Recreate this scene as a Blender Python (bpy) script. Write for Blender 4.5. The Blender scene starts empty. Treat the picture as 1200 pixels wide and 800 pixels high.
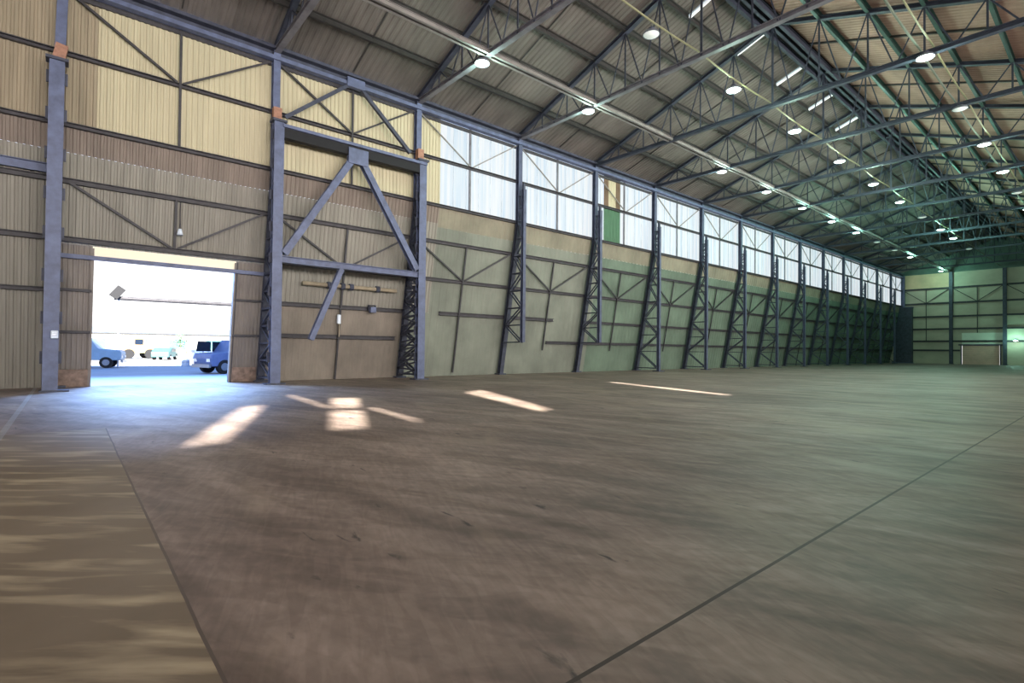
import bpy, bmesh, math, random
from mathutils import Vector, Matrix
from mathutils.geometry import tessellate_polygon
random.seed(7)
C = bpy.context.scene.collection
S = bpy.context.scene
PI = math.pi

# ------------------------------------------------------------------ survey of the place (metres)
X0, BAY, D, D2 = -0.308, 7.3128, 25.125, 26.88        # first column, bay, wall plane at window height, wall plane at ground
ZS, ZE = 9.69, 14.54                                   # window sill, eave beam underside
ZC = 15.0                                              # truss bottom chord
RY, RZ, SL = 12.40, 19.58, 0.345                       # ridge, slope
NB = 15
XE = X0 + NB*BAY                                       # far wall
XB, YR = -20.0, -12.0                                  # back wall, blank side wall
def XN(n): return X0 + n*BAY
def WY(z):                                             # wall surface: leans outward below the sill
    return D if z >= ZS else D + (D2-D)*(1-z/ZS)
def RZ_at(y): return RZ - SL*abs(y-RY)
ORD = ['first','second','third','fourth','fifth','sixth','seventh','eighth','ninth','tenth','eleventh','twelfth','thirteenth','fourteenth','fifteenth','sixteenth','seventeenth']

# ------------------------------------------------------------------ materials
def lin(c): return tuple(((v/255)/12.92 if v/255 <= .04045 else ((v/255+.055)/1.055)**2.4) for v in c)
def mat(name, rgb, rough=.6, metal=0, var=.15, scale=1.5, stretch=(1,1,1), rgb2=None, bump=0, spec=.5, trans=0):
    m = bpy.data.materials.new(name); m.use_nodes = True
    nt = m.node_tree; N = nt.nodes; L = nt.links
    b = N['Principled BSDF']
    b.inputs['Roughness'].default_value = rough; b.inputs['Metallic'].default_value = metal
    b.inputs['Specular IOR Level'].default_value = spec
    tc = N.new('ShaderNodeTexCoord'); mp = N.new('ShaderNodeMapping'); mp.inputs['Scale'].default_value = stretch
    no = N.new('ShaderNodeTexNoise'); no.inputs['Scale'].default_value = scale; no.inputs['Detail'].default_value = 6
    no.inputs['Roughness'].default_value = .6
    L.new(tc.outputs['Object'], mp.inputs['Vector']); L.new(mp.outputs['Vector'], no.inputs['Vector'])
    r = N.new('ShaderNodeValToRGB'); c = lin(rgb)
    a = lin(rgb2) if rgb2 else tuple(v*(1-var*1.5) for v in c)
    bb = c if rgb2 else tuple(min(1, v*(1+var)) for v in c)
    r.color_ramp.elements[0].position = .32; r.color_ramp.elements[0].color = (*a, 1)
    r.color_ramp.elements[1].position = .68; r.color_ramp.elements[1].color = (*bb, 1)
    L.new(no.outputs['Fac'], r.inputs['Fac']); L.new(r.outputs['Color'], b.inputs['Base Color'])
    if bump:
        bp = N.new('ShaderNodeBump'); bp.inputs['Strength'].default_value = bump
        L.new(no.outputs['Fac'], bp.inputs['Height']); L.new(bp.outputs['Normal'], b.inputs['Normal'])
    return m
def emit(name, rgb, s, base=(.8,.8,.8)):
    m = bpy.data.materials.new(name); m.use_nodes = True
    b = m.node_tree.nodes['Principled BSDF']
    b.inputs['Base Color'].default_value = (*base, 1)
    b.inputs['Emission Color'].default_value = (*rgb, 1); b.inputs['Emission Strength'].default_value = s
    return m
STEEL = mat('blue grey painted steel', (90,99,128), .55, 0, .18, 3)
STEEL2 = mat('dark painted steel', (62,66,82), .6, 0, .25, 3)
STEELD = mat('dimmed blue steel', (78,84,108), .6, 0, .2, 3)  # darker copy for the far columns, light falloff put into the colour
STEELG = mat('green grey painted steel', (70,92,88), .55, 0, .25, 2)
RAIL = mat('brown black rail steel', (56,54,58), .6, 0, .25, 3)
CHORD = mat('grey truss steel', (116,114,120), .5, 0, .2, 2)
TDARK = mat('dark truss steel', (60,64,78), .6, 0, .2, 2)
LBEAM = mat('pale grey runway steel', (130,126,122), .5, 0, .15, 2)
PURL = mat('weathered purlin steel', (62,59,57), .6, 0, .2, 2)
PURLG = mat('purlin in green lamplight', (48,74,66), .5, 0, .2, 2)  # green of the lamp light put into the purlin colour
ORANGE = mat('rust orange primer', (158,116,96), .7, 0, .2, 6)
CREAM = mat('cream sheet', (188,179,150), .65, 0, .07, .8, (3,1,.25), bump=0)
TAN = mat('tan weathered sheet', (150,138,116), .7, 0, .14, .8, (3,1,.25))
BROWN = mat('brown paint band', (124,112,102), .7, 0, .1, .9, (2,1,.5))
OLIVE = mat('grey olive sheet', (138,134,124), .7, 0, .12, .8, (3,1,.2))
GREENW = mat('grey green lower sheet', (122,126,114), .7, 0, .18, .45, (1,1,.8))
TANG = mat('tan band above green sheet', (130,124,106), .7, 0, .16, .7, (1,1,.8))
GREENP = mat('green panel', (58,98,68), .6, 0, .08, 2)
STRIPE = mat('brown stripe panel', (112,92,72), .7, 0, .1, 2)
ENDW = mat('yellow green end sheet', (186,178,156), .65, 0, .1, .4, (1,1,2))
ENDTOP = mat('warm end sheet', (216,184,150), .65, 0, .1, .5)
ENDPALE = mat('pale end panel', (226,232,214), .6, 0, .06, .5)  # paler panel above the roller door
GABLE = mat('dark gable sheet', (104,124,114), .8, 0, .2, .5)
DOORP = mat('brown pink roller door', (214,178,160), .6, 0, .1, .8)
LEAFM = mat('purple brown door leaf', (136,128,120), .7, 0, .15, 1.2, (2,1,.5), rgb2=(116,109,104))
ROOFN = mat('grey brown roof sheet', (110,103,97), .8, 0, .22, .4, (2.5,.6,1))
ROOFF = mat('pink brown roof sheet', (190,154,138), .8, 0, .16, .35, (1,2,1))  # same roofing as the other slope; its different lighting put into the tone
GALV = mat('galvanised tray', (120,128,114), .4, .3, .1, 3)
YCAB = mat('pale yellow conduit', (132,130,96), .5, 0, .1, 3)
BLACK = mat('black rubber and shade', (24,24,28), .8, 0, .1, 4)
WHITE = mat('white paint', (214,224,236), .35, 0, .04, 3)
BLUEP = mat('blue paint', (130,160,215), .4, 0, .1, 3)
TEALP = mat('teal paint', (70,140,145), .4, 0, .1, 3)
YELP = mat('yellow ochre paint', (180,150,100), .5, 0, .1, 3)
NAVY = mat('navy paint', (100,116,160), .4, 0, .1, 3)
PALEB = mat('pale blue paint', (140,170,196), .4, 0, .05, 3)
CARGL = mat('dark vehicle glass', (30,40,56), .1, 0, .05, 3)
CHROME = mat('grey metal trim', (150,156,168), .3, .6, .05, 3)
YARD = mat('blue grey asphalt', (150,160,176), .8, 0, .08, .5)
SANDY = mat('pale concrete apron', (160,158,154), .8, 0, .05, .3)
BRICK = mat('stained base board', (132,112,100), .8, 0, .3, 5)
LENS_ON = emit('lit lamp lens', (.86,1,.95), 9)
LENS_DIM = emit('dim lamp lens', (.8,1,.85), .35)  # slight glow put into the lenses of lamps that are off
TUBE = emit('tube light diffuser', (.95,.98,1), .62)
CARLAMP = emit('vehicle lamp glass', (1,1,1), .2)

def pane_mat():
    m = bpy.data.materials.new('translucent window sheet'); m.use_nodes = True
    nt = m.node_tree; N = nt.nodes; L = nt.links; b = N['Principled BSDF']
    b.inputs['Base Color'].default_value = (.07,.08,.09,1); b.inputs['Roughness'].default_value = .5
    tc = N.new('ShaderNodeTexCoord'); mp = N.new('ShaderNodeMapping'); mp.inputs['Scale'].default_value = (3.2,1,.12)
    no = N.new('ShaderNodeTexNoise'); no.inputs['Scale'].default_value = 1.4; no.inputs['Detail'].default_value = 3
    r = N.new('ShaderNodeValToRGB')
    r.color_ramp.elements[0].position = .3; r.color_ramp.elements[0].color = (.66,.80,.93,1)
    r.color_ramp.elements[1].position = .6; r.color_ramp.elements[1].color = (.95,.98,1,1)
    L.new(tc.outputs['Object'], mp.inputs[0]); L.new(mp.outputs[0], no.inputs['Vector']); L.new(no.outputs['Fac'], r.inputs[0])
    L.new(r.outputs[0], b.inputs['Emission Color']); b.inputs['Emission Strength'].default_value = .80  # daylight behind the sheet put in as its own glow
    return m
PANE = pane_mat()
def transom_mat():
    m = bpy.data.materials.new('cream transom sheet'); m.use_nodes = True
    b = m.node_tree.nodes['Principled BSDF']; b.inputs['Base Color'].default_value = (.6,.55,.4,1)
    b.inputs['Emission Color'].default_value = (.85,.78,.6,1); b.inputs['Emission Strength'].default_value = .55  # glow stands in for daylight through the transom
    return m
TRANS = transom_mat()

def floor_mat():
    m = bpy.data.materials.new('worn concrete floor'); m.use_nodes = True
    nt = m.node_tree; N = nt.nodes; L = nt.links; b = N['Principled BSDF']
    tc = N.new('ShaderNodeTexCoord'); sep = N.new('ShaderNodeSeparateXYZ'); L.new(tc.outputs['Object'], sep.inputs[0])
    def noise(scale, stretch, rot=0, detail=6, dist=0):
        mr = N.new('ShaderNodeMapping'); mr.inputs['Rotation'].default_value = (0,0,rot)
        mp = N.new('ShaderNodeMapping'); mp.inputs['Scale'].default_value = stretch
        n = N.new('ShaderNodeTexNoise'); n.inputs['Scale'].default_value = scale; n.inputs['Detail'].default_value = detail
        n.inputs['Distortion'].default_value = dist
        L.new(tc.outputs['Object'], mr.inputs[0]); L.new(mr.outputs[0], mp.inputs[0]); L.new(mp.outputs[0], n.inputs['Vector']); return n.outputs['Fac']
    def ramp(src, p0, c0, p1, c1):
        r = N.new('ShaderNodeValToRGB'); r.color_ramp.elements[0].position = p0; r.color_ramp.elements[1].position = p1
        r.color_ramp.elements[0].color = (*c0,1); r.color_ramp.elements[1].color = (*c1,1); L.new(src, r.inputs[0]); return r.outputs[0]
    def mix(f, a, c, mode='MIX', fac=None):
        x = N.new('ShaderNodeMix'); x.data_type = 'RGBA'; x.blend_type = mode
        if fac is None: L.new(f, x.inputs[0])
        else: x.inputs[0].default_value = fac
        for s, i in ((a,6),(c,7)):
            if isinstance(s, tuple): x.inputs[i].default_value = (*s,1)
            else: L.new(s, x.inputs[i])
        return x.outputs[2]
    def m_(op, a, c, d=None):
        x = N.new('ShaderNodeMath'); x.operation = op
        for i, s in enumerate((a, c) if d is None else (a, c, d)):
            if isinstance(s, (int, float)): x.inputs[i].default_value = s
            else: L.new(s, x.inputs[i])
        return x.outputs[0]
    W = (1,1,1)
    base = ramp(noise(.16, (1,1.4,1), .5, 8, .4), .35, lin((138,120,110)), .66, lin((168,151,140)))
    st = ramp(noise(.9, (2.0,.28,1), -.25, 9, 1.0), .38, (.62,.60,.58), .60, W)            # long curved wheel stains
    st2 = ramp(noise(.35, (1.3,.5,1), -.5, 9, 1.8), .40, (.70,.69,.70), .58, W)
    base = mix(None, base, st, 'MULTIPLY', .9); base = mix(None, base, st2, 'MULTIPLY', .8)
    fine = ramp(noise(9, (1,1,1), 0, 8), .35, (.86,.86,.86), .65, (1.05,1.05,1.05)); base = mix(None, base, fine, 'MULTIPLY', .7)
    st3 = ramp(noise(2.2, (1.6,.45,1), -.6, 9, 1.5), .40, (.76,.75,.74), .58, (1.04,1.04,1.03)); base = mix(None, base, st3, 'MULTIPLY', .8)
    st4 = ramp(noise(5.5, (2.2,.35,1), .35, 8, 1.0), .42, (.84,.83,.82), .6, (1.05,1.05,1.04)); base = mix(None, base, st4, 'MULTIPLY', .8)
    dust = ramp(noise(.5, (1.5,.35,1), .3, 8, 1.4), .54, (0,0,0), .70, (1,1,1))
    base = mix(m_('MULTIPLY', dust, .6), base, lin((156,140,122)))
    spots = ramp(noise(2.4, (2.0,.6,1), .1, 6, .8), .67, (0,0,0), .74, (1,1,1)); base = mix(spots, base, lin((66,58,56)))
    # older screed strip by the back, brown with pale streaks
    old = ramp(noise(.6, (1,1,1), 0, 6), .35, lin((112,98,80)), .65, lin((130,116,98)))
    pale_streak = ramp(noise(1.6, (.5,2.8,1), .70, 5, .3), .50, (0,0,0), .68, (1,1,1)); old = mix(m_('MULTIPLY', pale_streak, .8), old, lin((184,168,140)))
    wob = m_('MULTIPLY', m_('SUBTRACT', noise(.8, (1,1,1)), .5), .035)
    xx = m_('ADD', sep.outputs[0], wob)
    left = m_('MULTIPLY', m_('LESS_THAN', xx, .62), m_('LESS_THAN', sep.outputs[1], 13.2))
    base = mix(left, base, old)
    # joints
    j1 = m_('MULTIPLY', m_('LESS_THAN', m_('ABSOLUTE', m_('SUBTRACT', m_('ADD', sep.outputs[1], m_('MULTIPLY', wob, .2)), 1.80), 0), .014), m_('GREATER_THAN', xx, 1))
    j2 = m_('MULTIPLY', m_('LESS_THAN', m_('ABSOLUTE', m_('SUBTRACT', xx, .62), 0), .010), m_('LESS_THAN', sep.outputs[1], 13.2))
    base = mix(j1, base, lin((62,52,46))); base = mix(j2, base, lin((92,80,72)))
    # faint painted line towards the doorway column
    p1 = m_('MULTIPLY', m_('LESS_THAN', m_('ABSOLUTE', m_('ADD', sep.outputs[0], .88), 0), .05), m_('GREATER_THAN', sep.outputs[1], 12.5))
    base = mix(m_('MULTIPLY', p1, .4), base, lin((170,170,168)))
    L.new(base, b.inputs['Base Color'])
    rr = N.new('ShaderNodeMapRange'); rr.inputs[3].default_value = .46; rr.inputs[4].default_value = .66
    L.new(noise(.7, (1,1,1), .3), rr.inputs[0]); L.new(rr.outputs[0], b.inputs['Roughness'])
    b.inputs['Specular IOR Level'].default_value = .45
    bp = N.new('ShaderNodeBump'); bp.inputs['Strength'].default_value = .06; L.new(noise(14, (1,1,1)), bp.inputs['Height']); L.new(bp.outputs[0], b.inputs['Normal'])
    return m
FLOOR = floor_mat()

# ------------------------------------------------------------------ builders
class MB:
    def __init__(s): s.v = []; s.f = []; s.mi = []; s.cur = 0
    def quad(s, *p):
        i = len(s.v); s.v += [tuple(q) for q in p]; s.f.append(tuple(range(i, i+len(p)))); s.mi.append(s.cur)
    def box(s, x0, x1, y0, y1, z0, z1):
        i = len(s.v)
        s.v += [(x,y,z) for z in (z0,z1) for y in (y0,y1) for x in (x0,x1)]
        for q in ((0,2,3,1),(4,5,7,6),(0,1,5,4),(2,6,7,3),(0,4,6,2),(1,3,7,5)):
            s.f.append(tuple(i+k for k in q)); s.mi.append(s.cur)
        return s
    def prism(s, poly, a, b, up=(0,0,1), caps=True):
        """sweep a 2-D outline (side, up) from a to b"""
        a, b = Vector(a), Vector(b); t = (b-a).normalized(); u = Vector(up)
        if abs(t.dot(u)) > .98: u = Vector((0,1,0)) if abs(t.y) < .9 else Vector((1,0,0))
        r = t.cross(u).normalized(); u = r.cross(t).normalized()
        i = len(s.v); n = len(poly)
        for c in (a, b):
            for p in poly: s.v.append(tuple(c + r*p[0] + u*p[1]))
        for k in range(n):
            s.f.append((i+k, i+(k+1)%n, i+n+(k+1)%n, i+n+k)); s.mi.append(s.cur)
        if caps:
            s.f.append(tuple(i+n-1-k for k in range(n))); s.f.append(tuple(i+n+k for k in range(n))); s.mi += [s.cur]*2
        return s
    def bar(s, a, b, w, h, up=(0,0,1)):
        return s.prism([(-w/2,-h/2),(w/2,-h/2),(w/2,h/2),(-w/2,h/2)], a, b, up)
    def hsec(s, a, b, w, h, t=.03, up=(0,0,1)):
        W, H = w/2, h/2; k = t/2
        return s.prism([(-W,-H),(W,-H),(W,-H+t),(k,-H+t),(k,H-t),(W,H-t),(W,H),(-W,H),(-W,H-t),(-k,H-t),(-k,-H+t),(-W,-H+t)], a, b, up)
    def angle(s, a, b, w, t=.02, up=(0,0,1)):
        return s.prism([(-w/2,-w/2),(w/2,-w/2),(w/2,-w/2+t),(-w/2+t,-w/2+t),(-w/2+t,w/2),(-w/2,w/2)], a, b, up)
    def tube(s, a, b, r, r2=None, n=10):
        r2 = r if r2 is None else r2
        a, b = Vector(a), Vector(b); t = (b-a).normalized(); u = Vector((0,0,1)) if abs(t.z) < .9 else Vector((1,0,0))
        x = t.cross(u).normalized(); y = t.cross(x)
        i = len(s.v)
        for c, q in ((a, r), (b, r2)):
            for k in range(n): s.v.append(tuple(c + x*q*math.cos(2*PI*k/n) + y*q*math.sin(2*PI*k/n)))
        for k in range(n): s.f.append((i+k, i+(k+1)%n, i+n+(k+1)%n, i+n+k)); s.mi.append(s.cur)
        s.f.append(tuple(i+n-1-k for k in range(n))); s.f.append(tuple(i+n+k for k in range(n))); s.mi += [s.cur]*2
        return s
    def mesh(s, name, mats):
        me = bpy.data.meshes.new(name); me.from_pydata(s.v, [], s.f)
        for m in (mats if isinstance(mats, (list, tuple)) else [mats]): me.materials.append(m)
        me.polygons.foreach_set('material_index', s.mi)
        bm = bmesh.new(); bm.from_mesh(me); bmesh.ops.recalc_face_normals(bm, faces=bm.faces); bm.to_mesh(me); bm.free()
        return me
    def build(s, name, mats, parent=None):
        o = bpy.data.objects.new(name, s.mesh(name, mats)); C.objects.link(o)
        if parent: o.parent = parent
        return o
def tag(o, label=None, cat=None, group=None, kind=None):
    if label: o['label'] = label
    if cat: o['category'] = cat
    if group: o['group'] = group
    if kind: o['kind'] = kind
    return o
def thing(name, label, cat, loc=(0,0,0), group=None, rz=0):
    o = bpy.data.objects.new(name, None); C.objects.link(o); o.location = loc; o.rotation_euler = (0,0,rz)
    o.empty_display_size = .3
    return tag(o, label, cat, group)
def copy_tree(o, parent=None):
    c = o.copy(); C.objects.link(c); c.parent = parent
    for ch in list(o.children): copy_tree(ch, c)
    return c
def struct(mb, name, mats, parent=None): return tag(mb.build(name, mats, parent), kind='structure')
def recenter_bevel(o, w=.01, seg=1):
    m = o.modifiers.new('bevel', 'BEVEL'); m.width = w; m.segments = seg; m.limit_method = 'ANGLE'; return o

# ------------------------------------------------------------------ shell
fl = MB(); fl.quad((XB,YR,0),(XE+.3,YR,0),(XE+.3,D2+.2,0),(XB,D2+.2,0))
struct(fl, 'floor', FLOOR)

def ribs(mb, x0, x1, za, zb, pitch=.2, dep=.035, yf=WY):
    """trapezoid sheeting between heights za and zb standing on the wall surface"""
    n = max(1, round((x1-x0)/pitch)); p = (x1-x0)/n
    for k in range(n):
        a = x0 + k*p
        pts = [(a,0),(a+p*.3,0),(a+p*.45,-dep),(a+p*.85,-dep),(a+p,0)]
        for (u, du), (w, dw) in zip(pts, pts[1:]):
            mb.quad((u, yf(za)+du+.04, za), (w, yf(za)+dw+.04, za), (w, yf(zb)+dw+.04, zb), (u, yf(zb)+du+.04, zb))
GREEN2 = mat('green lower sheet', (98,114,98), .7, 0, .2, .45, (1,1,.8))
PORTW = mat('brown grey lower sheet', (128,119,108), .7, 0, .18, .8, (1,1,.6))
MW = [CREAM, TAN, BROWN, OLIVE, GREENW, TANG, STRIPE, GREENP, GREEN2, PORTW]
DX0, DX1, DZ = .70, 5.72, 5.0
wl = MB()
def reg(mi, x0, x1, za, zb, **k): wl.cur = mi; ribs(wl, x0, x1, za, zb, **k)
reg(1, XB, .72, ZS, 15.3); reg(0, .72, 15.94, ZS, 15.3)
reg(2, XB, 15.94, 8.75, ZS)
reg(3, XB, DX0-1.2, 0, 8.75); reg(3, DX0-1.2, DX0, 5.45, 8.75); reg(3, DX0, DX1, 5.45, 8.75)
reg(3, DX1, DX1+1.15, 5.45, 8.75); reg(3, DX1+1.15, 15.94, 3.72, 8.75)
reg(9, DX1+1.15, 14.3, 0, 3.72, pitch=.3, dep=.015); reg(4, 14.3, 15.94, 0, 3.72, pitch=.3, dep=.015)
reg(5, 15.94, XE, 8.55, ZS, pitch=.45, dep=.02); reg(4, 15.94, 30.0, 0, 8.55, pitch=.45, dep=.02); reg(8, 30.0, XE, 0, 8.55, pitch=.45, dep=.02)
reg(6, 30.2, 30.75, 12.4, 15.3); reg(0, 30.75, 31.6, 12.4, 15.3); reg(6, 31.6, 32.15, 12.4, 15.3)
reg(7, 30.2, 32.15, ZS, 12.4, pitch=.4, dep=.02)
reg(1, 15.94, 30.2, ZE+.1, 15.3, pitch=.4); reg(1, 32.15, XE, ZE+.1, 15.3, pitch=.4)
struct(wl, 'wall_left', MW)

# window sheets, one per bay
edges = [15.94] + [XN(n) for n in range(3, 5)] + [30.2]
spans = list(zip(edges, edges[1:])) + [(32.15, XN(5))] + [(XN(n), XN(n+1)) for n in range(5, NB)]
for i, (a, b) in enumerate(spans):
    w = MB(); w.quad((a, D+.06, ZS), (b, D+.06, ZS), (b, D+.06, ZE+.1), (a, D+.06, ZE+.1))
    wo = struct(w, 'window_%d' % (i+1), PANE)
    f = MB(); f.box(a, b, D-.03, D+.05, ZS-.03, ZS+.06)
    xm = XN(int((a-X0)/BAY+.02)) + BAY/2
    f.build('window_sill', RAIL, wo)
    if a < xm < b:
        g = MB(); g.box(xm-.05, xm+.05, D-.05, D+.05, ZS, ZE+.1); g.build('mullion', CHORD, wo)
    g = MB()
    k = 1
    while a + k*.9 < b-.2:
        g.box(a+k*.9-.012, a+k*.9+.012, D+.03, D+.055, ZS+.06, ZE); k += 1
    if g.v: g.build('sheet_joint', mat('sheet joint', (196,208,224), .6), wo) if i == 0 else g.build('sheet_joint', bpy.data.materials['sheet joint'], wo)

# doorway to the yard: leaves each side, head rail, transom
dr = MB()
for a, b, mi in ((DX0-1.25, DX0, 0), (DX1, DX1+1.2, 0)):
    dr.cur = mi
    ribs(dr, a, b, 0, 5.45, pitch=.16, dep=.03, yf=lambda z: WY(z)-.06)
do = struct(dr, 'door_1', [LEAFM])
lf = MB()
for a, b in ((DX0-1.25, DX0), (DX1, DX1+1.2)):
    for z in (2.15, 3.75): lf.bar((a, WY(z)-.13, z), (b, WY(z)-.13, z), .07, .1)
    for x in (a+.04,): lf.bar((x, WY(0)-.12, 0), (x, WY(5.4)-.12, 5.4), .05, .05)
lf.build('leaf_frame', RAIL, do)
bb = MB()
for a, b in ((DX0-1.2, DX0-.05), (DX1+.05, DX1+1.1)): bb.bar((a, WY(.35)-.14, .35), (b, WY(.35)-.14, .35), .03, .68)
bb.build('kick_board', BRICK, do)
hr = MB(); hr.bar((DX0-1.3, WY(DZ)-.15, DZ), (DX1+1.2, WY(DZ)-.15, DZ), .14, .16); hr.build('head_rail', STEEL, do)
tr = MB(); tr.quad((DX0, WY(5.05)+.0, 5.05), (DX1, WY(5.05)+.0, 5.05), (DX1, WY(5.46)+.0, 5.46), (DX0, WY(5.46)+.0, 5.46))
tr.build('transom', TRANS, do)
jm = MB()
for x in (DX0, DX1): jm.bar((x, WY(0)+.02, 0), (x, WY(5.4)+.02, 5.4), .1, .28)
jm.build('door_jamb', LEAFM, do)

# far wall: wall colours by sheet course, girts, door
fw = MB()
def ex(mi, y0, y1, z0, z1):
    fw.cur = mi; fw.quad((XE,y0,z0),(XE,y1,z0),(XE,y1,z1),(XE,y0,z1))
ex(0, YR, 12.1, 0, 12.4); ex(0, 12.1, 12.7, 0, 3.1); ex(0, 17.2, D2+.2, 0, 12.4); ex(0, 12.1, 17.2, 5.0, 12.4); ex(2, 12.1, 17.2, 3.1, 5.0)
ex(1, 18.5, D2+.2, 12.4, 14.9); ex(0, YR, 18.5, 12.4, 14.9)
fw.cur = 3; fw.quad((XE,-2.3,14.9),(XE,D2,14.9),(XE,D2,15.2),(XE,RY,RZ+.4))
fwo = struct(fw, 'wall_far', [ENDW, ENDTOP, ENDPALE, GABLE])
d2 = MB()
k = 0
while k*.25 < 3.0:
    d2.quad((XE-.02,12.75,k*.25),(XE-.02,17.15,k*.25),(XE-.06,17.15,k*.25+.2),(XE-.06,12.75,k*.25+.2)); d2.quad((XE-.06,12.75,k*.25+.2),(XE-.06,17.15,k*.25+.2),(XE-.02,17.15,k*.25+.25),(XE-.02,12.75,k*.25+.25)); k += 1
d2o = struct(d2, 'door_2', DOORP)
g = MB(); g.box(XE-.2, XE-.03, 12.3, 17.6, 3.0, 3.2); g.box(XE-.15, XE-.03, 12.55, 12.72, 0, 3); g.box(XE-.15, XE-.03, 17.18, 17.35, 0, 3); g.build('door_frame', STEEL2, d2o)

# walls the picture does not show, closing the hall
wb = MB(); wb.quad((XB,YR,0),(XB,D2,0),(XB,D,15.2),(XB,RY,RZ+.4),(XB,YR,RZ_at(YR)+.4)); struct(wb, 'wall_back', OLIVE)
wr = MB(); wr.quad((XB,YR,0),(XE,YR,0),(XE,YR,RZ_at(YR)+.35),(XB,YR,RZ_at(YR)+.35)); struct(wr, 'wall_right', OLIVE)

# roof
SUN_T = Vector((-.34, -.94, .55)).normalized()      # towards the sun
rf = MB()
def roof_ribs(mb, x0, x1, y0, y1, pitch, dep):
    n = round((x1-x0)/pitch); p = (x1-x0)/n
    for k in range(n):
        a = x0+k*p; pts = [(a,0),(a+p*.3,0),(a+p*.45,-dep),(a+p*.85,-dep),(a+p,0)]
        for (u,du),(w,dw) in zip(pts, pts[1:]):
            mb.quad((u,y0,RZ_at(y0)+.26+du),(w,y0,RZ_at(y0)+.26+dw),(w,y1,RZ_at(y1)+.26+dw),(u,y1,RZ_at(y1)+.26+du))
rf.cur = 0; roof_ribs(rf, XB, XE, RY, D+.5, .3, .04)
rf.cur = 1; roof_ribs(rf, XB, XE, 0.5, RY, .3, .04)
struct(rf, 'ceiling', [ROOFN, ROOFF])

CAM_P = Vector((0,0,1.65)); F_PX = 613.4
CR = Matrix(((0.76163,-0.01749,-0.64778),(-0.64793,-0.00476,-0.76168),(0.01024,0.99984,-0.01496)))
def gnd(px, py):
    d = CR @ Vector(((px-600)/F_PX, -(py-400)/F_PX, -1)); t = -CAM_P.z/d.z; return CAM_P + d*t
def to_roof(P):
    z0 = RZ + .26; # z = z0 - SL*(RY - y)
    t = (z0 - SL*(RY-P.y))/(SUN_T.z - SL*SUN_T.y)
    return P + SUN_T*t
# unseen roof openings, added and shaped so the sun makes these floor patches
patches = [[(1.52,10.1),(2.1,10.1),(4.3,15.75),(3.72,15.75)],
           [(6.6,16.75),(7.3,16.4),(6.18,13.75),(5.56,14.05)], [(5.3,13.45),(5.95,13.05),(4.72,10.2),(4.1,10.4)],
           [(11.5,16.2),(12.8,16.9),(10.35,10.5),(9.65,10.2)],
           [(21.3,17.3),(21.75,17.2),(19.45,9.9),(18.85,9.8)],
           [(6.35,13.6),(6.5,13.5),(6.2,10.5),(6.02,10.35)],
           [(5.75,18.6),(5.9,18.6),(5.6,14.4),(5.42,14.3)]]
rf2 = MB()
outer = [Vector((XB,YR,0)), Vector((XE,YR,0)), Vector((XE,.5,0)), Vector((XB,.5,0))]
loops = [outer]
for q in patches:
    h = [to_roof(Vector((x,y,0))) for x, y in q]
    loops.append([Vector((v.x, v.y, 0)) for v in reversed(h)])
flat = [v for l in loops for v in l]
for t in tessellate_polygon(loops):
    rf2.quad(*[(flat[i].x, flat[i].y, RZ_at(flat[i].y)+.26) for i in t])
struct(rf2, 'ceiling', ROOFF)

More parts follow.
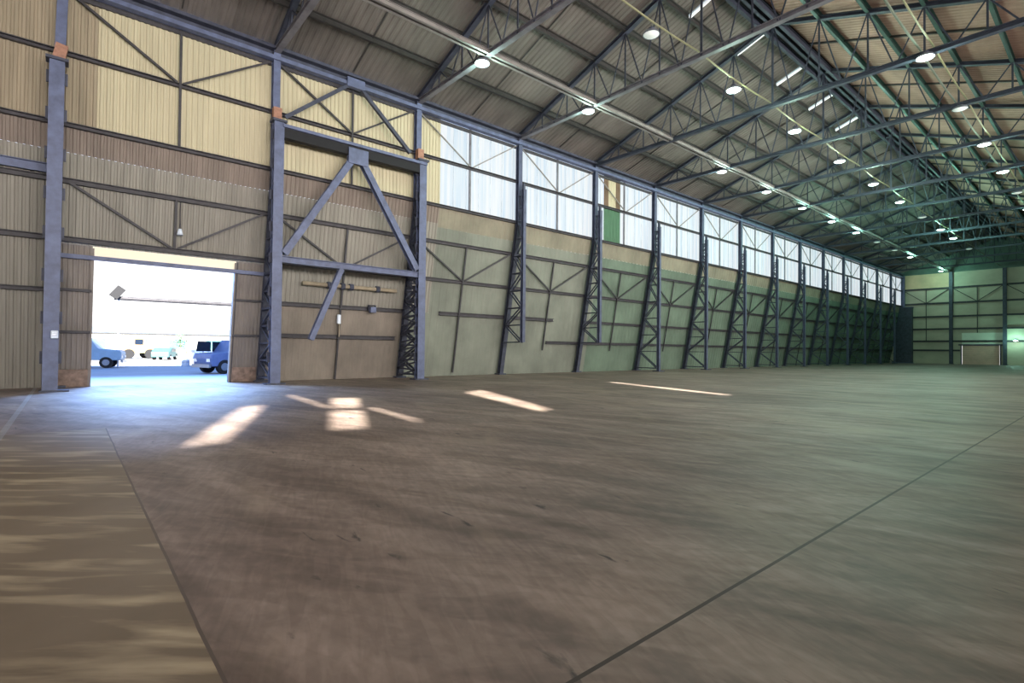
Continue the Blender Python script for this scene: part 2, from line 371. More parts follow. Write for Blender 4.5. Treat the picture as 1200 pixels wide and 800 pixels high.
# ------------------------------------------------------------------ columns
def lacing(mb_list, a0, a1, b0, b1, n, w):
    for k in range(n+1):
        t = k/n; p = a0.lerp(a1, t); q = b0.lerp(b1, t)
        mb_list.append((p, q, w))
        if k < n:
            p2 = a0.lerp(a1, (k+1)/n); q2 = b0.lerp(b1, (k+1)/n)
            mb_list.append((p, q2, w) if k % 2 else (q, p2, w))
def column(n, label, heavy=False, z0i=0.0, name='lattice_column'):
    x = XN(n); r = thing(name, label, 'column', (x, D-.7, 0), 'columns along the window wall')
    o = Vector((-x, -(D-.7), 0))
    xs = -.12 if n == 0 else 0
    def P(y, z, dx=0): return Vector((x+dx+(xs if z < 11.9 else 0), y, z)) + o
    yi = D-.70                                          # inner chord line
    up = MB(); up.hsec(P(D-.22, ZS-.3), P(D-.22, 15.0), .3, .3, .025, (0,1,0)); up.build('upper_post', STEEL if n < 3 else STEELD, r)
    w = .42 if heavy else .22
    ic = MB(); ic.hsec(P(yi, z0i), P(yi, 11.65), w, .34 if heavy else .24, .04, (0,1,0)); ic.build('inner_chord', STEEL if n < 3 else STEELD, r)
    if heavy:
        cs = MB()
        for z in (1.2,2.6,4.1,5.6,7,8.4,9.8,11.1): cs.bar(P(yi+.12, z-.22), P(yi+.12, z+.22), w+.16, .04, (0,1,0))
        cs.build('splice_plate', STEEL2, r)
    oc = MB(); oc.hsec(P(WY(0)-.28, 0), P(D-.26, ZS), .30, .26, .03, (0,1,0)); oc.build('outer_chord', STEEL2, r)
    if n <= 2 or heavy:
        cp = MB(); cp.bar(P(D-.45, 11.66), P(D-.45, 12.35), .34, .3, (0,1,0)); cp.build('column_cap', ORANGE, r)
        pl = MB(); pl.bar(P(yi, 11.62), P(yi, 11.72), .62, .5, (0,1,0)); pl.build('cap_plate', STEEL2, r)
    else:
        cp = MB(); cp.bar(P(yi+.02, 11.6), P(yi+.02, 12.0), .14, .16, (0,1,0)); cp.build('crane_bracket', STEEL2, r)
    L = []
    for dx in (-.12, .12):
        lacing(L, P(WY(max(z0i,.25))-.3, max(z0i,.25), dx), P(D-.28, ZS, dx), P(yi+.1, max(z0i,.25), dx), P(yi+.05, ZS, dx), 7 if n > 2 else 12, .065 if n > 2 else .085)
        lacing(L, P(D-.28, ZS, dx), P(D-.3, 11.3, dx), P(yi+.05, ZS, dx), P(yi+.05, 11.3, dx), 2, .05)
    if n == 2:
        for dx in (-.2, 0, .2):
            lacing(L, P(WY(.1)-.3, .1, dx), P(D-.1, 8, dx), P(yi+.1, .5, dx), P(yi+.05, 7.6, dx), 17, .075)
    if n <= 7:
        for a, b, ww in L:
            m = MB(); m.angle(a, b, ww, .03, (1,0,0)); m.build('lacing_bar', STEEL2, r)
            if len(r.children) > 95 : break
    else:
        m = MB()
        for a, b, ww in L: m.angle(a, b, ww, .03, (1,0,0))
        m.build('lacing', STEEL2, r)
    bp = MB(); bp.box(-.4,.4,-.3+.0,.3,0,.06)
    if z0i > 0:
        bp = MB()
    else: bp.build('base_plate', STEEL2, r)
    b2 = MB(); yb = WY(0)-.28-(D-.7); b2.box(-.3,.3,yb-.25,yb+.2,0,.08); b2.build('outer_base_plate', STEEL2, r)
    return r
lab = {0:'broad blue-grey steel column nearest the camera, left of the open yard doorway',
       1:'broad blue-grey steel column between yard doorway and braced portal',
       2:'lattice column with thick dark lacing carrying the far end of the braced portal'}
for n in range(NB):
    l = lab.get(n) or 'slender lattice column along the window wall, %s one beyond the braced portal' % ORD[n-3]
    column(n, l, heavy=n <= 2, z0i={3:2.1, 4:2.2}.get(n, 0))
# dark corner box column
cc = thing('corner_column', 'broad dark corner column where window wall meets far wall', 'column', (XE-.6, D-.7, 0))
m = MB(); m.prism([(-.5,-.9),(.5,-.9),(.5,1.5),(-.5,1.5)], (0,0,0), (0,0,9.4), (0,1,0)); m.build('shaft', STEEL2, cc)
m = MB(); m.hsec((.2,.45,9.4),(.2,.45,14.9),.5,.5,.04,(0,1,0)); m.build('upper_post', STEEL, cc)
m = MB(); m.box(-.6,.6,-1.0,1.6,9.4,9.5); m.box(-.6,.6,-1,1.9,0,.1); m.build('cap_plate', STEEL, cc)

# ------------------------------------------------------------------ wall rails, eave girder
rails = [(12.28,'highest dark wall rail, crossing the tall windows at mid height'), (9.69,'dark wall rail along the window sill line'),
         (7.72,'dark wall rail just below the brown band under the windows'), (5.62,'dark wall rail level with the portal strut')]
GR = 'horizontal rails on the window wall'
def rail(x0, x1, z, label, sz=.16, mt=None):
    r = MB(); y = WY(z)-.09
    r.prism([(-.07,-sz/2),(.07,-sz/2),(.07,-sz/2+.03),(-.04,-sz/2+.03),(-.04,sz/2-.03),(.07,sz/2-.03),(.07,sz/2),(-.07,sz/2)], (x0-x0,0,0), (x1-x0,0,0))
    o = r.build('wall_rail', mt or RAIL); o.location = (x0, y, z); tag(o, label, 'wall rail', GR)
for z, l in rails: rail(XB if z > 5.65 else -12, XE-.3, z, l, .17 if z > 9 else .2)
rail(-12, DX0-1.3, 3.72, 'dark wall rail at doorway half height, left of the yard doorway')
rail(-12, XN(0)-.3, 8.05, 'thick blue-grey wall rail left of the first column', .34, STEEL)
rail(XN(1)+.3, 14.6, 3.72, 'dark wall rail at mid height inside the braced portal', .2)
rail(XN(1)+.3, 13.9, 2.2, 'lowest dark wall rail inside the braced portal', .2)
rail(16.6, 26.0, 3.72, 'short dark wall rail crossing the first slender column past the portal', .22)
rail(29.0, XE-.3, 3.72, 'long dark wall rail at mid height from second slender column to far corner', .2)
rail(25.6, XE-.3, 2.15, 'long lowest dark wall rail running to the far corner', .2)
# low shelf stubs on the portal wall
eb = thing('eave_girder', 'long blue-grey eave girder running above the windows', 'girder', (0, D-.25, 14.6))
for z0, z1, yy, w, mt, nm in ((14.55,14.72,-.05,.34,STEEL,'lower_flange'), (14.72,15.02,.12,.06,STEEL2,'web'), (15.02,15.16,-.05,.34,STEEL2,'upper_flange')):
    m = MB(); m.box(XB, XE-.05, yy-w/2, yy+w/2, z0-14.6, z1-14.6); m.build(nm, mt, eb)
m = MB(); m.box(XB, XE-.05, .18, .30, -.2, -.04); m.build('drip_rail', RAIL, eb)

# ------------------------------------------------------------------ bay bracing: V braces and mid post in each bay
for n in range(0, NB):
    a, b = XN(n), XN(n+1); xm = (a+b)/2
    if n == -1: l = 'thin diagonal wall bracing at the picture edge beside the first column'
    elif n == 0: l = 'thin diagonal wall bracing in the bay of the yard doorway'
    elif n == 1: l = 'thin diagonal wall bracing behind the braced portal'
    elif n == 2: l = 'thin diagonal wall bracing in the bay where the tall windows begin'
    elif n == NB-1: l = 'thin diagonal wall bracing in the last bay against the far corner'
    else: l = 'thin diagonal wall bracing between the %s and %s slender columns past the portal' % (ORD[n-3], ORD[n-2])
    r = thing('bay_bracing', l, 'bracing', (xm, D-.15, ZS), 'diagonal bracing in the wall bays'); o = Vector((-xm, -(D-.15), -ZS))
    def Q(x, z, off=.15): return Vector((x, WY(z)-off, z)) + o
    for p, q in (((a+.2,14.5),(xm-.1,12.35)), ((b-.2,14.5),(xm+.1,12.35)), ((a+.3,7.65),(xm-.1,5.7)), ((b-.3,7.65),(xm+.1,5.7))):
        m = MB(); m.angle(Q(*p), Q(*q), .06 if n > 1 and p[1] > 9 else .085, .02, (0,1,0)); m.build('diagonal_brace', RAIL if n < 2 else LBEAM if p[1] > 9 else RAIL, r)
    if n < 2:
        m = MB(); m.bar(Q(xm, 9.75), Q(xm, 14.5), .09, .06, (0,1,0)); m.build('mid_post', RAIL, r)
    zb = 5.7 if n <= 0 else 0 if n in (1,) or n > 6 else 0.2 if n == 2 else 1.6
    m = MB(); m.bar(Q(xm, 7.7, .12), Q(xm, zb, .12), .09, .07, (0,1,0)); m.build('lower_mid_post', RAIL, r)

# ------------------------------------------------------------------ braced portal between the second and third column
a, b = XN(1), XN(2); xm = (a+b)/2; yp = D-.75
pt = thing('braced_portal', 'blue-grey braced portal frame with big inverted V braces beside the yard doorway', 'portal frame', (xm, yp, 0))
def Q(x, z, y=yp): return Vector((x-xm, y-yp, z))
m = MB(); m.box(a-xm+.15, b-xm+.2, -.2, .3, 11.42, 11.56); m.build('top_flange', STEEL, pt)
m = MB(); m.box(a-xm+.2, b-xm+.1, -.1, .25, 10.98, 11.42); m.build('girder_web', BLACK, pt)  # shade under the flange put in as a black web
m = MB(); m.hsec(Q(a+.2,5.55), Q(b-.1,5.55), .28, .3, .03); m.build('middle_strut', STEEL, pt)
m = MB(); m.hsec(Q(xm-.15,10.95), Q(a+.3,5.8), .30, .3, .03, (0,1,0)); m.build('portal_brace', STEEL, pt)
m = MB(); m.hsec(Q(xm+.15,10.95), Q(b-.3,5.8), .30, .3, .03, (0,1,0)); m.build('portal_brace', STEEL, pt)
m = MB(); m.hsec(Q(9.95,5.4), Q(8.55,2.0), .24, .26, .03, (0,1,0)); m.build('lower_brace', STEEL, pt)
m = MB(); m.bar(Q(xm-.45,10.85), Q(xm+.45,10.85), .3, .5); m.build('gusset_plate', STEEL, pt)
m = MB(); m.box(-.5,.5,-.2,-.16,10.55,11.3); m.build('gusset_plate', STEEL, pt)
m = MB(); m.angle(Q(xm-.25,14.6,D-.4), Q(a+.25,11.9), .17, .03, (0,1,0)); m.build('upper_brace', STEEL2, pt)
m = MB(); m.angle(Q(xm+.25,14.6,D-.4), Q(b-.75,11.9), .17, .03, (0,1,0)); m.build('upper_brace', STEEL2, pt)
m = MB(); m.box(-.45,.45,-.1+.3,.45,14.45,14.9); m.build('gusset_plate', STEEL, pt)
# pipes and fittings on the portal wall
pp = thing('wall_pipe', 'thick grey pipe fixed to the wall under the portal strut', 'pipe', (10.9, WY(4.75)-.25, 4.75))
m = MB(); m.tube((-2.3,0,0),(2.7,0,0),.1); m.build('pipe', TAN, pp)
for x in (-1.0,-.3,.15,1.6):
    m = MB(); m.tube((x-.1,0,0),(x+.1,0,0),.17); m.build('clamp', STEEL2, pp)
fx = thing('wall_floodlight', 'small blue-grey floodlight on the middle rail inside the portal', 'floodlight', (12.3, WY(3.72)-.3, 3.72))
m = MB(); m.box(-.16,.16,-.15,.08,-.22,.1); recenter_bevel(m.build('housing', STEEL, fx), .02)
m = MB(); m.prism([(-.2,-.1),(-.17,-.1),(-.17,.17),(.17,.17),(.17,-.1),(.2,-.1),(.2,.2),(-.2,.2)], (0,-.02,0), (0,.14,0)); m.build('bracket', STEEL2, fx)
fx = thing('bulkhead_light', 'small pale bulkhead light on the wall beside the short hanging brace', 'wall light', (10.6, WY(3.1)-.16, 3.1))
m = MB(); m.box(-.09,.09,-.06,.1,-.24,.24); recenter_bevel(m.build('body', WHITE, fx), .03)
m = MB(); m.tube((0,-.03,-.9),(0,-.03,-.24),.03); m.build('conduit', TAN, fx)
fx = thing('pendant_lamp', 'small pale lamp hanging above the middle of the yard doorway', 'lamp', (XN(.5)+.15, WY(6.4)-.25, 6.25))
m = MB(); m.tube((0,0,.25),(0,0,1.4),.02); m.build('rod', RAIL, fx)
m = MB(); m.tube((0,0,0),(0,0,.25),.12,.06); m.build('shade', WHITE, fx)
fx = thing('wall_socket', 'small white switch box low on the first broad column', 'switch box', (X0-.02, D-.96, 2.0))
m = MB(); m.box(-.1,.1,-.08,.08,-.14,.14); recenter_bevel(m.build('box', WHITE, fx), .02)
m = MB(); m.box(-.06,.06,-.1,-.08,-.05,.05); m.build('cover', CHROME, fx)

# ------------------------------------------------------------------ roof trusses
PY = [22.8, 20.75, 18.7, 16.65, 14.6, 12.4, 10.1, 7.97, 5.8, 3.7, 1.6]
YF = YR + .1
def bottom_z(y): return ZC
def truss(n, label, detail=True):
    r = thing('roof_truss', label, 'roof truss', (XN(n), RY, ZC), 'roof trusses')
    def T(y, dz=-.1): return Vector((0, y-RY, RZ_at(y)+dz-ZC))
    def Bt(y): return Vector((0, y-RY, 0 if RZ_at(y) > ZC+.35 else RZ_at(y)-.55-ZC))
    m = MB(); m.hsec(T(D-.1), T(RY), .26, .2, .03); m.build('top_chord', TDARK, r)
    m = MB(); m.hsec(T(RY), T(YF), .26, .2, .03); m.build('top_chord', TDARK, r)
    m = MB(); m.hsec(Vector((0, D-.2-RY, 0)), Vector((0, 0.2-RY, 0)), .26, .22, .03); m.build('bottom_chord', CHORD if n < 4 else TDARK, r)  # far chords darker, their dimming with distance put into the colour
    webs = []
    ys = [y for y in PY]
    for i, y in enumerate(ys):
        webs.append((T(y), Bt(y), 'vertical_strut', .11 if i in (5,) else .08))
        for s in (-1.03, 1.03):
            if RZ_at(y+s) - ZC > .3: webs.append((T(y), Vector((0, y+s-RY, 0)), 'web_diagonal', .06))
    if detail:
        for p, q, nm, w in webs: m = MB(); m.angle(p, q, w, .03, (1,0,0)); m.build(nm, TDARK, r)
    else:
        m = MB()
        for p, q, nm, w in webs: m.angle(p, q, w, .03, (1,0,0))
        m.build('web', TDARK, r)
    return r
TG = {1:'steel roof truss landing on the column between yard doorway and braced portal', 2:'steel roof truss landing at the far end of the braced portal'}
for n in range(0, NB):
    if n == 0: l = 'steel roof truss over the column nearest the camera'
    else: l = TG.get(n) or 'steel roof truss landing on the %s slender column past the portal' % ORD[n-3]
    truss(n, l, n <= 8)

# purlins, runway beam, ridge, sag bars, cables
for i, y in enumerate(PY):
    if i == 5: continue
    far = y < RY
    k = i if not far else i-6
    l = ('roof purlin under the grey sheets, %s up from the windows' % ORD[k]) if not far else ('greenish roof purlin under the pinkish slope, %s down from the ridge' % ORD[k])
    m = MB(); h = .3 if not far else .4
    m.prism([(-.07,-h/2),(.07,-h/2),(.07,-h/2+.03),(-.03,-h/2+.03),(-.03,h/2-.03),(.07,h/2-.03),(.07,h/2),(-.07,h/2)], (XB,0,0), (XE-.1,0,0))
    o = m.build('roof_purlin', PURLG if far else PURL); o.location = (0, y, RZ_at(y)+.08 if not far else RZ_at(y)+.02); tag(o, l, 'purlin', 'roof purlins')
rg = thing('ridge_girder', 'dark double ridge girder at the top of the roof', 'girder', (0, RY, RZ))
for dy in (-.42, .0, .42):
    m = MB(); m.hsec((XB,dy,-.15-abs(dy)*.3),(XE-.1,dy,-.15-abs(dy)*.3),.16,.36,.03); m.build('ridge_beam', TDARK, rg)
m = MB(); m.prism([(-.5,-.05),(0,.12),(.5,-.05)], (XB,0,.06), (XE-.1,0,.06)); m.build('ridge_vent', BLACK, rg)
rb = thing('runway_beam', 'pale grey twin beam running along the truss bottom chords nearest the windows', 'beam', (0, 18.65, ZC))
for dy in (-.13,.13):
    m = MB(); m.hsec((XB,dy,.0),(XE-.1,dy,.0),.12,.2,.02); m.build('beam_rail', LBEAM, rb)
for n in range(1, NB):
    xm = XN(n)-BAY/2
    for far in (0,1):
        r = MB()
        ys = (D-.2, RY+.5) if not far else (RY-.4, .6)
        z = [RZ_at(y)+.17 for y in ys]
        w = .05 if not far else .09
        r.bar((0, ys[0]-RY, z[0]-RZ), (0, ys[1]-RY, z[1]-RZ), w, w)
        o = r.build('sag_bar', PURL); o.location = (xm, RY, RZ)
        base = 'the yard doorway bay' if n == 1 else 'the braced portal bay' if n == 2 else ('the %s bay past the portal' % ORD[n-3])
        tag(o, 'thin tie bar under the %s over %s' % ('pinkish far roof slope' if far else 'grey roof slope', base), 'tie bar', 'thin tie bars under the roof sheets')
# lower longitudinal ties at chord level
def cable(y, z, name, label, mt, r=.035, x0=XB, x1=XE-.2):
    m = MB(); xs = []
    n0 = -1
    for n in range(n0, NB):
        a = XN(n); b = XN(n+1) if n < NB-1 else x1
        for k in range(4):
            u, v = k/4, (k+1)/4; s = lambda t: -.12*4*t*(1-t)
            m.tube((a+(b-a)*u,0,s(u)),(a+(b-a)*v,0,s(v)),r,n=6)
    o = m.build(name, mt); o.location = (0,y,z); tag(o, label, 'cable'); return o
cable(12.62, ZC+.32, 'lighting_conduit', 'pale yellow conduit feeding the lamps under the ridge', YCAB, .04)
cable(5.98, ZC+.32, 'lighting_conduit', 'pale green conduit nearer the ridge of the twin pair', GALV, .05)
cable(5.52, ZC+.32, 'lighting_conduit', 'pale yellow conduit farther from the ridge of the twin pair', YCAB, .04)

# ------------------------------------------------------------------ high bay lamps
def lathe(prof, n=18):
    mb = MB()
    for (r0,z0),(r1,z1) in zip(prof, prof[1:]):
        for k in range(n):
            a0, a1 = 2*PI*k/n, 2*PI*(k+1)/n
            mb.quad((r0*math.cos(a0),r0*math.sin(a0),z0),(r0*math.cos(a1),r0*math.sin(a1),z0),(r1*math.cos(a1),r1*math.sin(a1),z1),(r1*math.cos(a0),r1*math.sin(a0),z1))
    return mb
LA_SHADE = lathe([(.05,.02),(.14,.0),(.3,-.08),(.33,-.14),(.35,-.2),(.33,-.19),(.2,-.04)]).mesh('shade', CHROME)
LA_LENS = lathe([(0,-.27),(.17,-.25),(.28,-.21),(.33,-.17)]).mesh('lens', LENS_ON)
LA_LENSD = lathe([(0,-.27),(.17,-.25),(.28,-.21),(.33,-.17)]).mesh('lens', LENS_DIM)
LA_BODY = lathe([(0,.1),(.1,.1),(.13,.08),(.13,.0),(0,.0)]).mesh('ballast_housing', STEEL2)
LA_HOOK = MB().tube((0,0,.1),(0,0,.2),.02).mesh('hook', RAIL)
LAMPS = []
def lamp(x, y, z, label, group, on=True):
    r = thing('high_bay_lamp', label, 'ceiling lamp', (x,y,z), group)
    for me, nm in ((LA_SHADE,'shade'), (LA_LENS if on else LA_LENSD,'lens'), (LA_BODY,'ballast_housing'), (LA_HOOK,'hook')):
        o = bpy.data.objects.new(nm, me); C.objects.link(o); o.parent = r
    if on: LAMPS.append((x,y,z))
    return r
G1, G2, G3 = 'lamps on the window side of the roof', 'lamps under the ridge', 'lamps under the pinkish roof slope'
seq = [(2,1),(3,1),(5,1),(6,1),(7,1),(8,1),(9,1),(12,1),(14.5,1),(10,0),(11,0)]
for j, (n, on) in enumerate(sorted(seq)):
    lamp(XN(n), 19.15, ZC-.05, 'high bay lamp in the row nearest the windows, %s from the camera' % ORD[j] + ('' if on else ', unlit'), G1, on)
for j, (n, on) in enumerate([(2.54,0),(3.5,1),(4.52,1),(5.54,1),(6.55,1),(7.55,1),(8.6,0),(9.65,1),(10.5,1),(11.75,0)]):
    lamp(XN(n), 12.75, ZC-.05, 'high bay lamp in the row under the ridge, %s from the camera' % ORD[j] + ('' if on else ', unlit'), G2, on)
for j, (n, on) in enumerate([(3.98,1),(5.0,0),(6,1),(7.03,1),(8.05,0),(9.05,1)]):
    lamp(XN(n), 5.75, ZC-.05, 'high bay lamp in the row under the pinkish slope, %s from the camera' % ORD[j] + ('' if on else ', unlit'), G3, on)
lamp(XE-.6, 10.9, 3.9, 'bright lamp low on the far wall beside the roller door', 'lamp on the far wall')
# tube lights under the sheets by the ridge
for j, x in enumerate((24.0, 29.1, 34.3, 39.5, 44.7)):
    y0, y1 = 14.45, 12.95; ya = (y0+y1)/2
    r = thing('tube_light', 'white tube light on the roof slope beside the ridge, %s from the camera' % ORD[j], 'tube light', (x, ya, RZ_at(ya)-.14), 'tube lights beside the ridge')
    A = Vector((0, y0-ya, RZ_at(y0)-RZ_at(ya))); Bv = -A
    m = MB(); m.bar(A+Vector((0,0,.06)), Bv+Vector((0,0,.06)), .2, .06); m.build('housing', WHITE, r)
    m = MB(); m.tube(A+Vector((0,0,-.02)), Bv+Vector((0,0,-.02)), .07, n=10); m.build('tube', TUBE, r)

# ------------------------------------------------------------------ far wall framing
GE = 'horizontal rails on the far wall'
for j, z in enumerate((2.2, 3.7, 5.7, 7.75, 9.95, 12.4)):
    spans_e = [(YR, D-.3)] if z > 3.2 else [(17.4, D-.3), ]
    m = MB(); m.prism([(-.08,-.14),(.08,-.14),(.08,.14),(-.08,.14)], (0,spans_e[0][0],0), (0,spans_e[0][1],0))
    o = m.build('end_wall_rail', RAIL); o.location = (XE-.12, 0, z); tag(o, 'dark rail on the far wall, %s up from the floor' % ORD[j], 'wall rail', GE)
for j, y in enumerate((18.5, 12.1, 5.7)):
    r = thing('end_wall_column', ['dark column on the far wall nearest the window corner','dark column on the far wall beside the roller door','dark far wall column farthest from the window corner'][j], 'column', (XE-.35, y, 0), 'columns on the far wall')
    m = MB(); m.hsec((0,0,0),(0,0,14.9),.45,.4,.04,(1,0,0)); m.build('shaft', STEEL2, r)
    m = MB(); m.box(-.3,.3,-.35,.35,0,.06); m.build('base_plate', STEEL2, r)
for j, (y0, y1) in enumerate(((18.7,24.8),(12.3,18.3),(5.9,11.9))):
    ym = (y0+y1)/2
    r = thing('end_bay_bracing', ['thin bracing on the far wall beside the window corner','thin bracing on the far wall above the roller door','thin bracing on the far wall beyond the roller door'][j], 'bracing', (XE-.15, ym, 9), 'bracing on the far wall')
    for p, q in (((y0,12.3),(ym,10)), ((y1,12.3),(ym,10))):
        m = MB(); m.angle((0,p[0]-ym,p[1]-9),(0,q[0]-ym,q[1]-9),.1,.03,(1,0,0)); m.build('diagonal_brace', RAIL, r)
    m = MB(); m.bar((0,0,3.7-9 if j != 1 else -4),(0,0,3.4),.1,.08,(1,0,0)); m.build('mid_post', RAIL, r)

# ------------------------------------------------------------------ yard outside the doorway
yd = MB(); yd.quad((-60,D2+.2,-.01),(120,D2+.2,-.01),(120,56,-.01),(-60,56,-.01)); struct(yd, 'ground', YARD)
yd = MB(); yd.quad((-120,56,-.01),(260,56,-.01),(260,400,-.01),(-120,400,-.01)); struct(yd, 'ground', SANDY)

def vehicle(name, label, loc, rz, prof, width, glass, wheels, body, wr=.38, lamps=True):
    r = thing(name, label, 'vehicle', loc, None, rz)
    m = MB(); m.prism(prof, (0,-width/2,0), (0,width/2,0))
    # prism side axis: t=(0,1,0) cross up => +x
    o = m.build('body', body, r); recenter_bevel(o, .06, 2)
    for poly in glass:
        for s in (-1, 1):
            g = MB(); g.prism(poly, (0, s*(width/2-.02), 0), (0, s*(width/2+.012), 0)); g.build('side_window', CARGL, r)
    for x in wheels:
        for s in (-1, 1):
            w = MB(); w.tube((x, s*(width/2-.26), wr), (x, s*(width/2+.02), wr), wr, n=20); wo = w.build('wheel', BLACK, r)
            h = MB(); h.tube((x, s*(width/2+.02), wr), (x, s*(width/2+.04), wr), wr*.55, n=14); h.build('hubcap', CHROME, wo)
    xs = [p[0] for p in prof]
    if lamps:
        for x, nm in ((max(xs), 'headlight'), (min(xs), 'tail_light')):
            for s in (-1, 1):
                l = MB(); l.box(x-.04, x+.03, s*width*.36-.13, s*width*.36+.13, .72, .9); l.build(nm, CARLAMP, r)
        l = MB(); l.box(max(xs)-.05, max(xs)+.08, -width/2+.05, width/2-.05, .38, .58); l.build('bumper', CHROME, r)
    return r
PICK = [(-2.6,.5),(2.5,.5),(2.55,.95),(2.45,1.15),(1.2,1.25),(.65,1.95),(-.75,1.98),(-.85,1.2),(-2.6,1.18)]
PGL = [[(1.0,1.28),(.55,1.85),(-.02,1.87),(-.02,1.28)], [(-.1,1.28),(-.1,1.87),(-.65,1.87),(-.7,1.28)]]
vehicle('pickup_truck', 'pale blue-white pickup truck partly hidden by the near door jamb', (.75,49.0,0), math.radians(-12), [(x, y*1.12) for x, y in PICK], 1.9, [[(x, y*1.12) for x, y in g] for g in PGL], (-1.6,1.65), PALEB, .4)
SUVP = [(-2.3,.45),(2.2,.45),(2.3,.95),(2.2,1.2),(1.05,1.3),(.55,2.05),(-2.1,2.08),(-2.32,1.2)]
SGL = [[(.9,1.32),(.45,1.93),(-.1,1.95),(-.1,1.32)], [(-.2,1.32),(-.2,1.95),(-1.1,1.95),(-1.1,1.32)], [(-1.2,1.32),(-1.2,1.95),(-2,1.95),(-2.1,1.32)]]
vehicle('off_road_car', 'dark blue off-road car parked by the far door jamb', (8.3,36.6,0), math.radians(200), SUVP, 1.9, SGL, (-1.4,1.45), NAVY, .42)
CARP = [(-2.1,.35),(2.1,.35),(2.15,.75),(1.2,.95),(.5,1.42),(-1.0,1.44),(-1.9,1.0),(-2.15,.9)]
CGL = [[(.95,.98),(.45,1.34),(-.2,1.35),(-.2,.98)], [(-.3,.98),(-.3,1.35),(-.95,1.34),(-1.5,.98)]]
vehicle('parked_car', 'small teal car parked far off on the pale apron', (8.9,74,0), math.radians(70), CARP, 1.75, CGL, (-1.3,1.3), TEALP, .32)
# skip, drum, pallet stacks, loader, distant sheds
sk = thing('waste_skip', 'low blue steel skip in the yard behind the off-road car', 'skip', (9.3,50.5,0))
m = MB(); m.prism([(-1.0,0),(1.0,0),(1.3,1.3),(-1.3,1.3)], (0,-.9,0), (0,.9,0)); m.build('bin', BLUEP, sk)
m = MB(); m.box(-1.36,1.36,-.95,.95,1.28,1.36); m.build('rim', NAVY, sk)
for x in (-.7,0,.7):
    m = MB(); m.box(x-.04,x+.04,-.98,-.88,0,1.3); m.build('rib', NAVY, sk)
dm = thing('oil_drum', 'white drum standing beside the blue skip', 'drum', (7.55,50.8,0))
m = MB(); m.tube((0,0,0),(0,0,.95),.3,n=18); m.build('barrel', WHITE, dm)
m = MB(); m.tube((0,0,.3),(0,0,.34),.315,n=18); m.tube((0,0,.62),(0,0,.66),.315,n=18); m.tube((0,0,.95),(0,0,.98),.31,n=18); m.build('hoop', CHROME, dm)
ld = thing('wheel_loader', 'yellow ochre loader standing far off across the yard', 'loader', (7.2,82,0), None, math.radians(10))
m = MB(); m.prism([(-2.2,.7),(1.2,.7),(1.2,1.4),(.4,1.5),(.2,2.6),(-1,2.6),(-1.1,1.6),(-2.3,1.5)], (0,-.9,0), (0,.9,0)); m.build('body', YELP, ld)
m = MB(); m.bar((1,-.5,1.1),(2.6,-.5,.5),.14,.2); m.bar((1,.5,1.1),(2.6,.5,.5),.14,.2); m.build('lift_arm', YELP, ld)
m = MB(); m.prism([(2.5,.1),(3.3,.1),(3.1,.35),(2.7,.4),(2.6,1.0),(2.45,1.0)], (0,-1.1,0), (0,1.1,0)); m.build('bucket', NAVY, ld)
for x in (-1.5,.8):
    for s in (-1,1):
        m = MB(); m.tube((x,s*.85,.6),(x,s*1.2,.6),.6,n=18); m.build('wheel', BLACK, ld)
m = MB(); m.box(-.85,.05,-.92,.92,1.75,2.45); m.build('cab_window', CARGL, ld)
for j, (x, y) in enumerate(((11.2,80),(12.6,80.5))):
    r = thing('pallet_stack', ['stack of ochre pallets far off beside the loader','second stack of ochre pallets farther along from the loader'][j], 'pallets', (x,y,0), 'pallet stacks in the yard')
    for k in range(8):
        m = MB()
        for s in (-.5,0,.5): m.box(-.6,.6,s-.05,s+.05,k*.15,k*.15+.1)
        for s in range(5): m.box(-.6+s*.28,-.6+s*.28+.1,-.6,.6,k*.15+.1,k*.15+.13)
        m.build('pallet', YELP, r)
wh = thing('distant_shed', 'pale distant shed with shallow roof across the yard', 'building', (14,135,0))
m = MB(); m.box(-22,26,0,16,0,4.2); m.build('wall', SANDY, wh)
m = MB(); m.prism([(-8.6,0),(8.6,0),(0,1.4)], (-22.5,8,4.2), (26.5,8,4.2)); m.build('roof', CHROME, wh)
for k in range(6):
    m = MB(); m.box(-18+k*7,-15+k*7,-.1,0,0,3); m.build('shutter', TEALP, wh)
# overhead pipe bridge with floodlight
pb = thing('pipe_bridge', 'overhead pipe crossing the yard at roof height of the vehicles', 'pipe bridge', (3.0,50,0))
m = MB(); m.tube((-.3,0,5.25),(12,0,5.25),.15); m.build('pipe', RAIL, pb)
for x in (0,11.6):
    m = MB(); m.tube((x,0,0),(x,0,5.2),.06); m.build('post', WHITE, pb)
fl_ = thing('floodlight', 'dark tilted floodlight mounted on the near end of the yard pipe bridge', 'floodlight', (2.85,49.85,5.65))
m = MB(); m.bar((-.25,0,-.35),(.3,0,.4),.35,.6); m.build('housing', BLACK, fl_)
m = MB(); m.bar((-.02,.02,-.5),(.0,.1,-.1),.12,.12); m.build('bracket', CHROME, fl_)
# shrub far off
sh = thing('distant_tree', 'small grey-green tree far across the yard', 'tree', (13.4,95,0))
m = MB(); m.tube((0,0,0),(0,0,2),.15,.1); m.tube((0,0,1.4),(.6,0,2.6),.08,.04); m.build('trunk', BRICK, sh)
m = MB(); LEAFG = mat('grey green leaves', (110,140,110), .8, 0, .2, 3)
for k in range(260):
    a = random.uniform(0,2*PI); z = random.uniform(1.6,3.4); rr = random.uniform(0,1.3)*(1-abs(z-2.4)/1.6)
    p = Vector((rr*math.cos(a), rr*math.sin(a), z)); u = Vector([random.uniform(-1,1) for _ in range(3)])*.18; w = Vector([random.uniform(-1,1) for _ in range(3)])*.14
    m.quad(p-u, p-w, p+u, p+w)
m.build('foliage', LEAFG, sh)

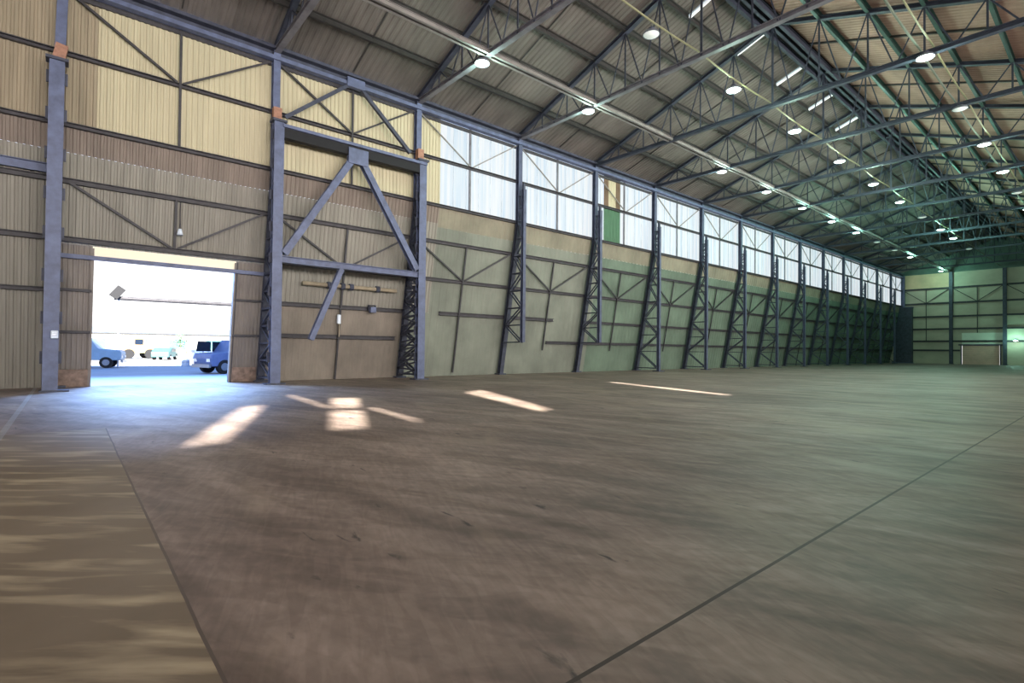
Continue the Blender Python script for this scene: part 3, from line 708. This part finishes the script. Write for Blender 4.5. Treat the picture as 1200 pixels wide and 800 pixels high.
# ------------------------------------------------------------------ light
def area(name, loc, rot, sx, sy, power, col, spread=180):
    l = bpy.data.lights.new(name, 'AREA'); l.shape = 'RECTANGLE'; l.size = sx; l.size_y = sy; l.energy = power; l.color = col; l.spread = math.radians(spread)
    o = bpy.data.objects.new(name, l); C.objects.link(o); o.location = loc; o.rotation_euler = rot; return o
# unseen fill lamp added at the blank side wall, as if from opposite windows
area('side_fill', (24, YR+.3, 8.2), (math.radians(96),0,0), 66, 4.5, 8200, (1,.94,.91), 90)
# unseen fill lamp added at the closed back wall behind the camera
area('back_fill', (XB+.4, 8, 6), (math.radians(90),0,math.radians(-90)), 26, 10, 1500, (1,.95,.93), 130)
# unseen blue lamp added outside above the yard doorway, standing in for sky light
area('doorway_fill', ((DX0+DX1)/2, D2+5.0, 9.0), (math.radians(-48),0,0), 7, 5, 6200, (.28,.5,1), 140)
for x, y, z in LAMPS:
    l = bpy.data.lights.new('lamp_light', 'POINT'); l.energy = (650 if x < 55 else 1000) if y > 8 else 200; l.color = (.66,1,.84) if x < 50 else (.42,1,.78); l.shadow_soft_size = .3
    if y > 15: l.energy = 300 if x < 55 else 450
    if z < 6: l.energy = 250
    o = bpy.data.objects.new('lamp_light', l); C.objects.link(o); o.location = (x,y,z-.75) if z > 6 else (x-.6,y,z)
sl = bpy.data.lights.new('sun', 'SUN'); sl.energy = 38; sl.angle = math.radians(.8); sl.color = (1,.96,.88)
so = bpy.data.objects.new('sun', sl); C.objects.link(so); so.rotation_euler = SUN_T.to_track_quat('Z','Y').to_euler()
w = bpy.data.worlds.new('sky'); S.world = w; w.use_nodes = True
N = w.node_tree.nodes; L = w.node_tree.links; bg = N['Background']
tc = N.new('ShaderNodeTexCoord'); sp = N.new('ShaderNodeSeparateXYZ'); r = N.new('ShaderNodeValToRGB')
r.color_ramp.elements[0].position = 0; r.color_ramp.elements[0].color = (1,1,1,1)
r.color_ramp.elements[1].position = .5; r.color_ramp.elements[1].color = (.2,.42,.95,1)
e = r.color_ramp.elements.new(.16); e.color = (.96,.98,1,1)
L.new(tc.outputs['Generated'], sp.inputs[0]); L.new(sp.outputs[2], r.inputs[0]); L.new(r.outputs[0], bg.inputs[0]); bg.inputs[1].default_value = 1.7

# ------------------------------------------------------------------ camera
cd = bpy.data.cameras.new('camera'); cd.sensor_width = 36; cd.lens = F_PX/1200*36; cd.clip_end = 1000; cd.clip_start = .05
co = bpy.data.objects.new('camera', cd); C.objects.link(co)
co.matrix_world = Matrix.Translation(CAM_P) @ CR.to_4x4(); S.camera = co
S.view_settings.view_transform = 'Standard'; S.view_settings.look = 'None'; S.view_settings.gamma = 1
S.view_settings.exposure = 0; S.view_settings.use_curve_mapping = False
S.cycles.max_bounces = 6; S.cycles.diffuse_bounces = 4; S.cycles.sample_clamp_indirect = 4
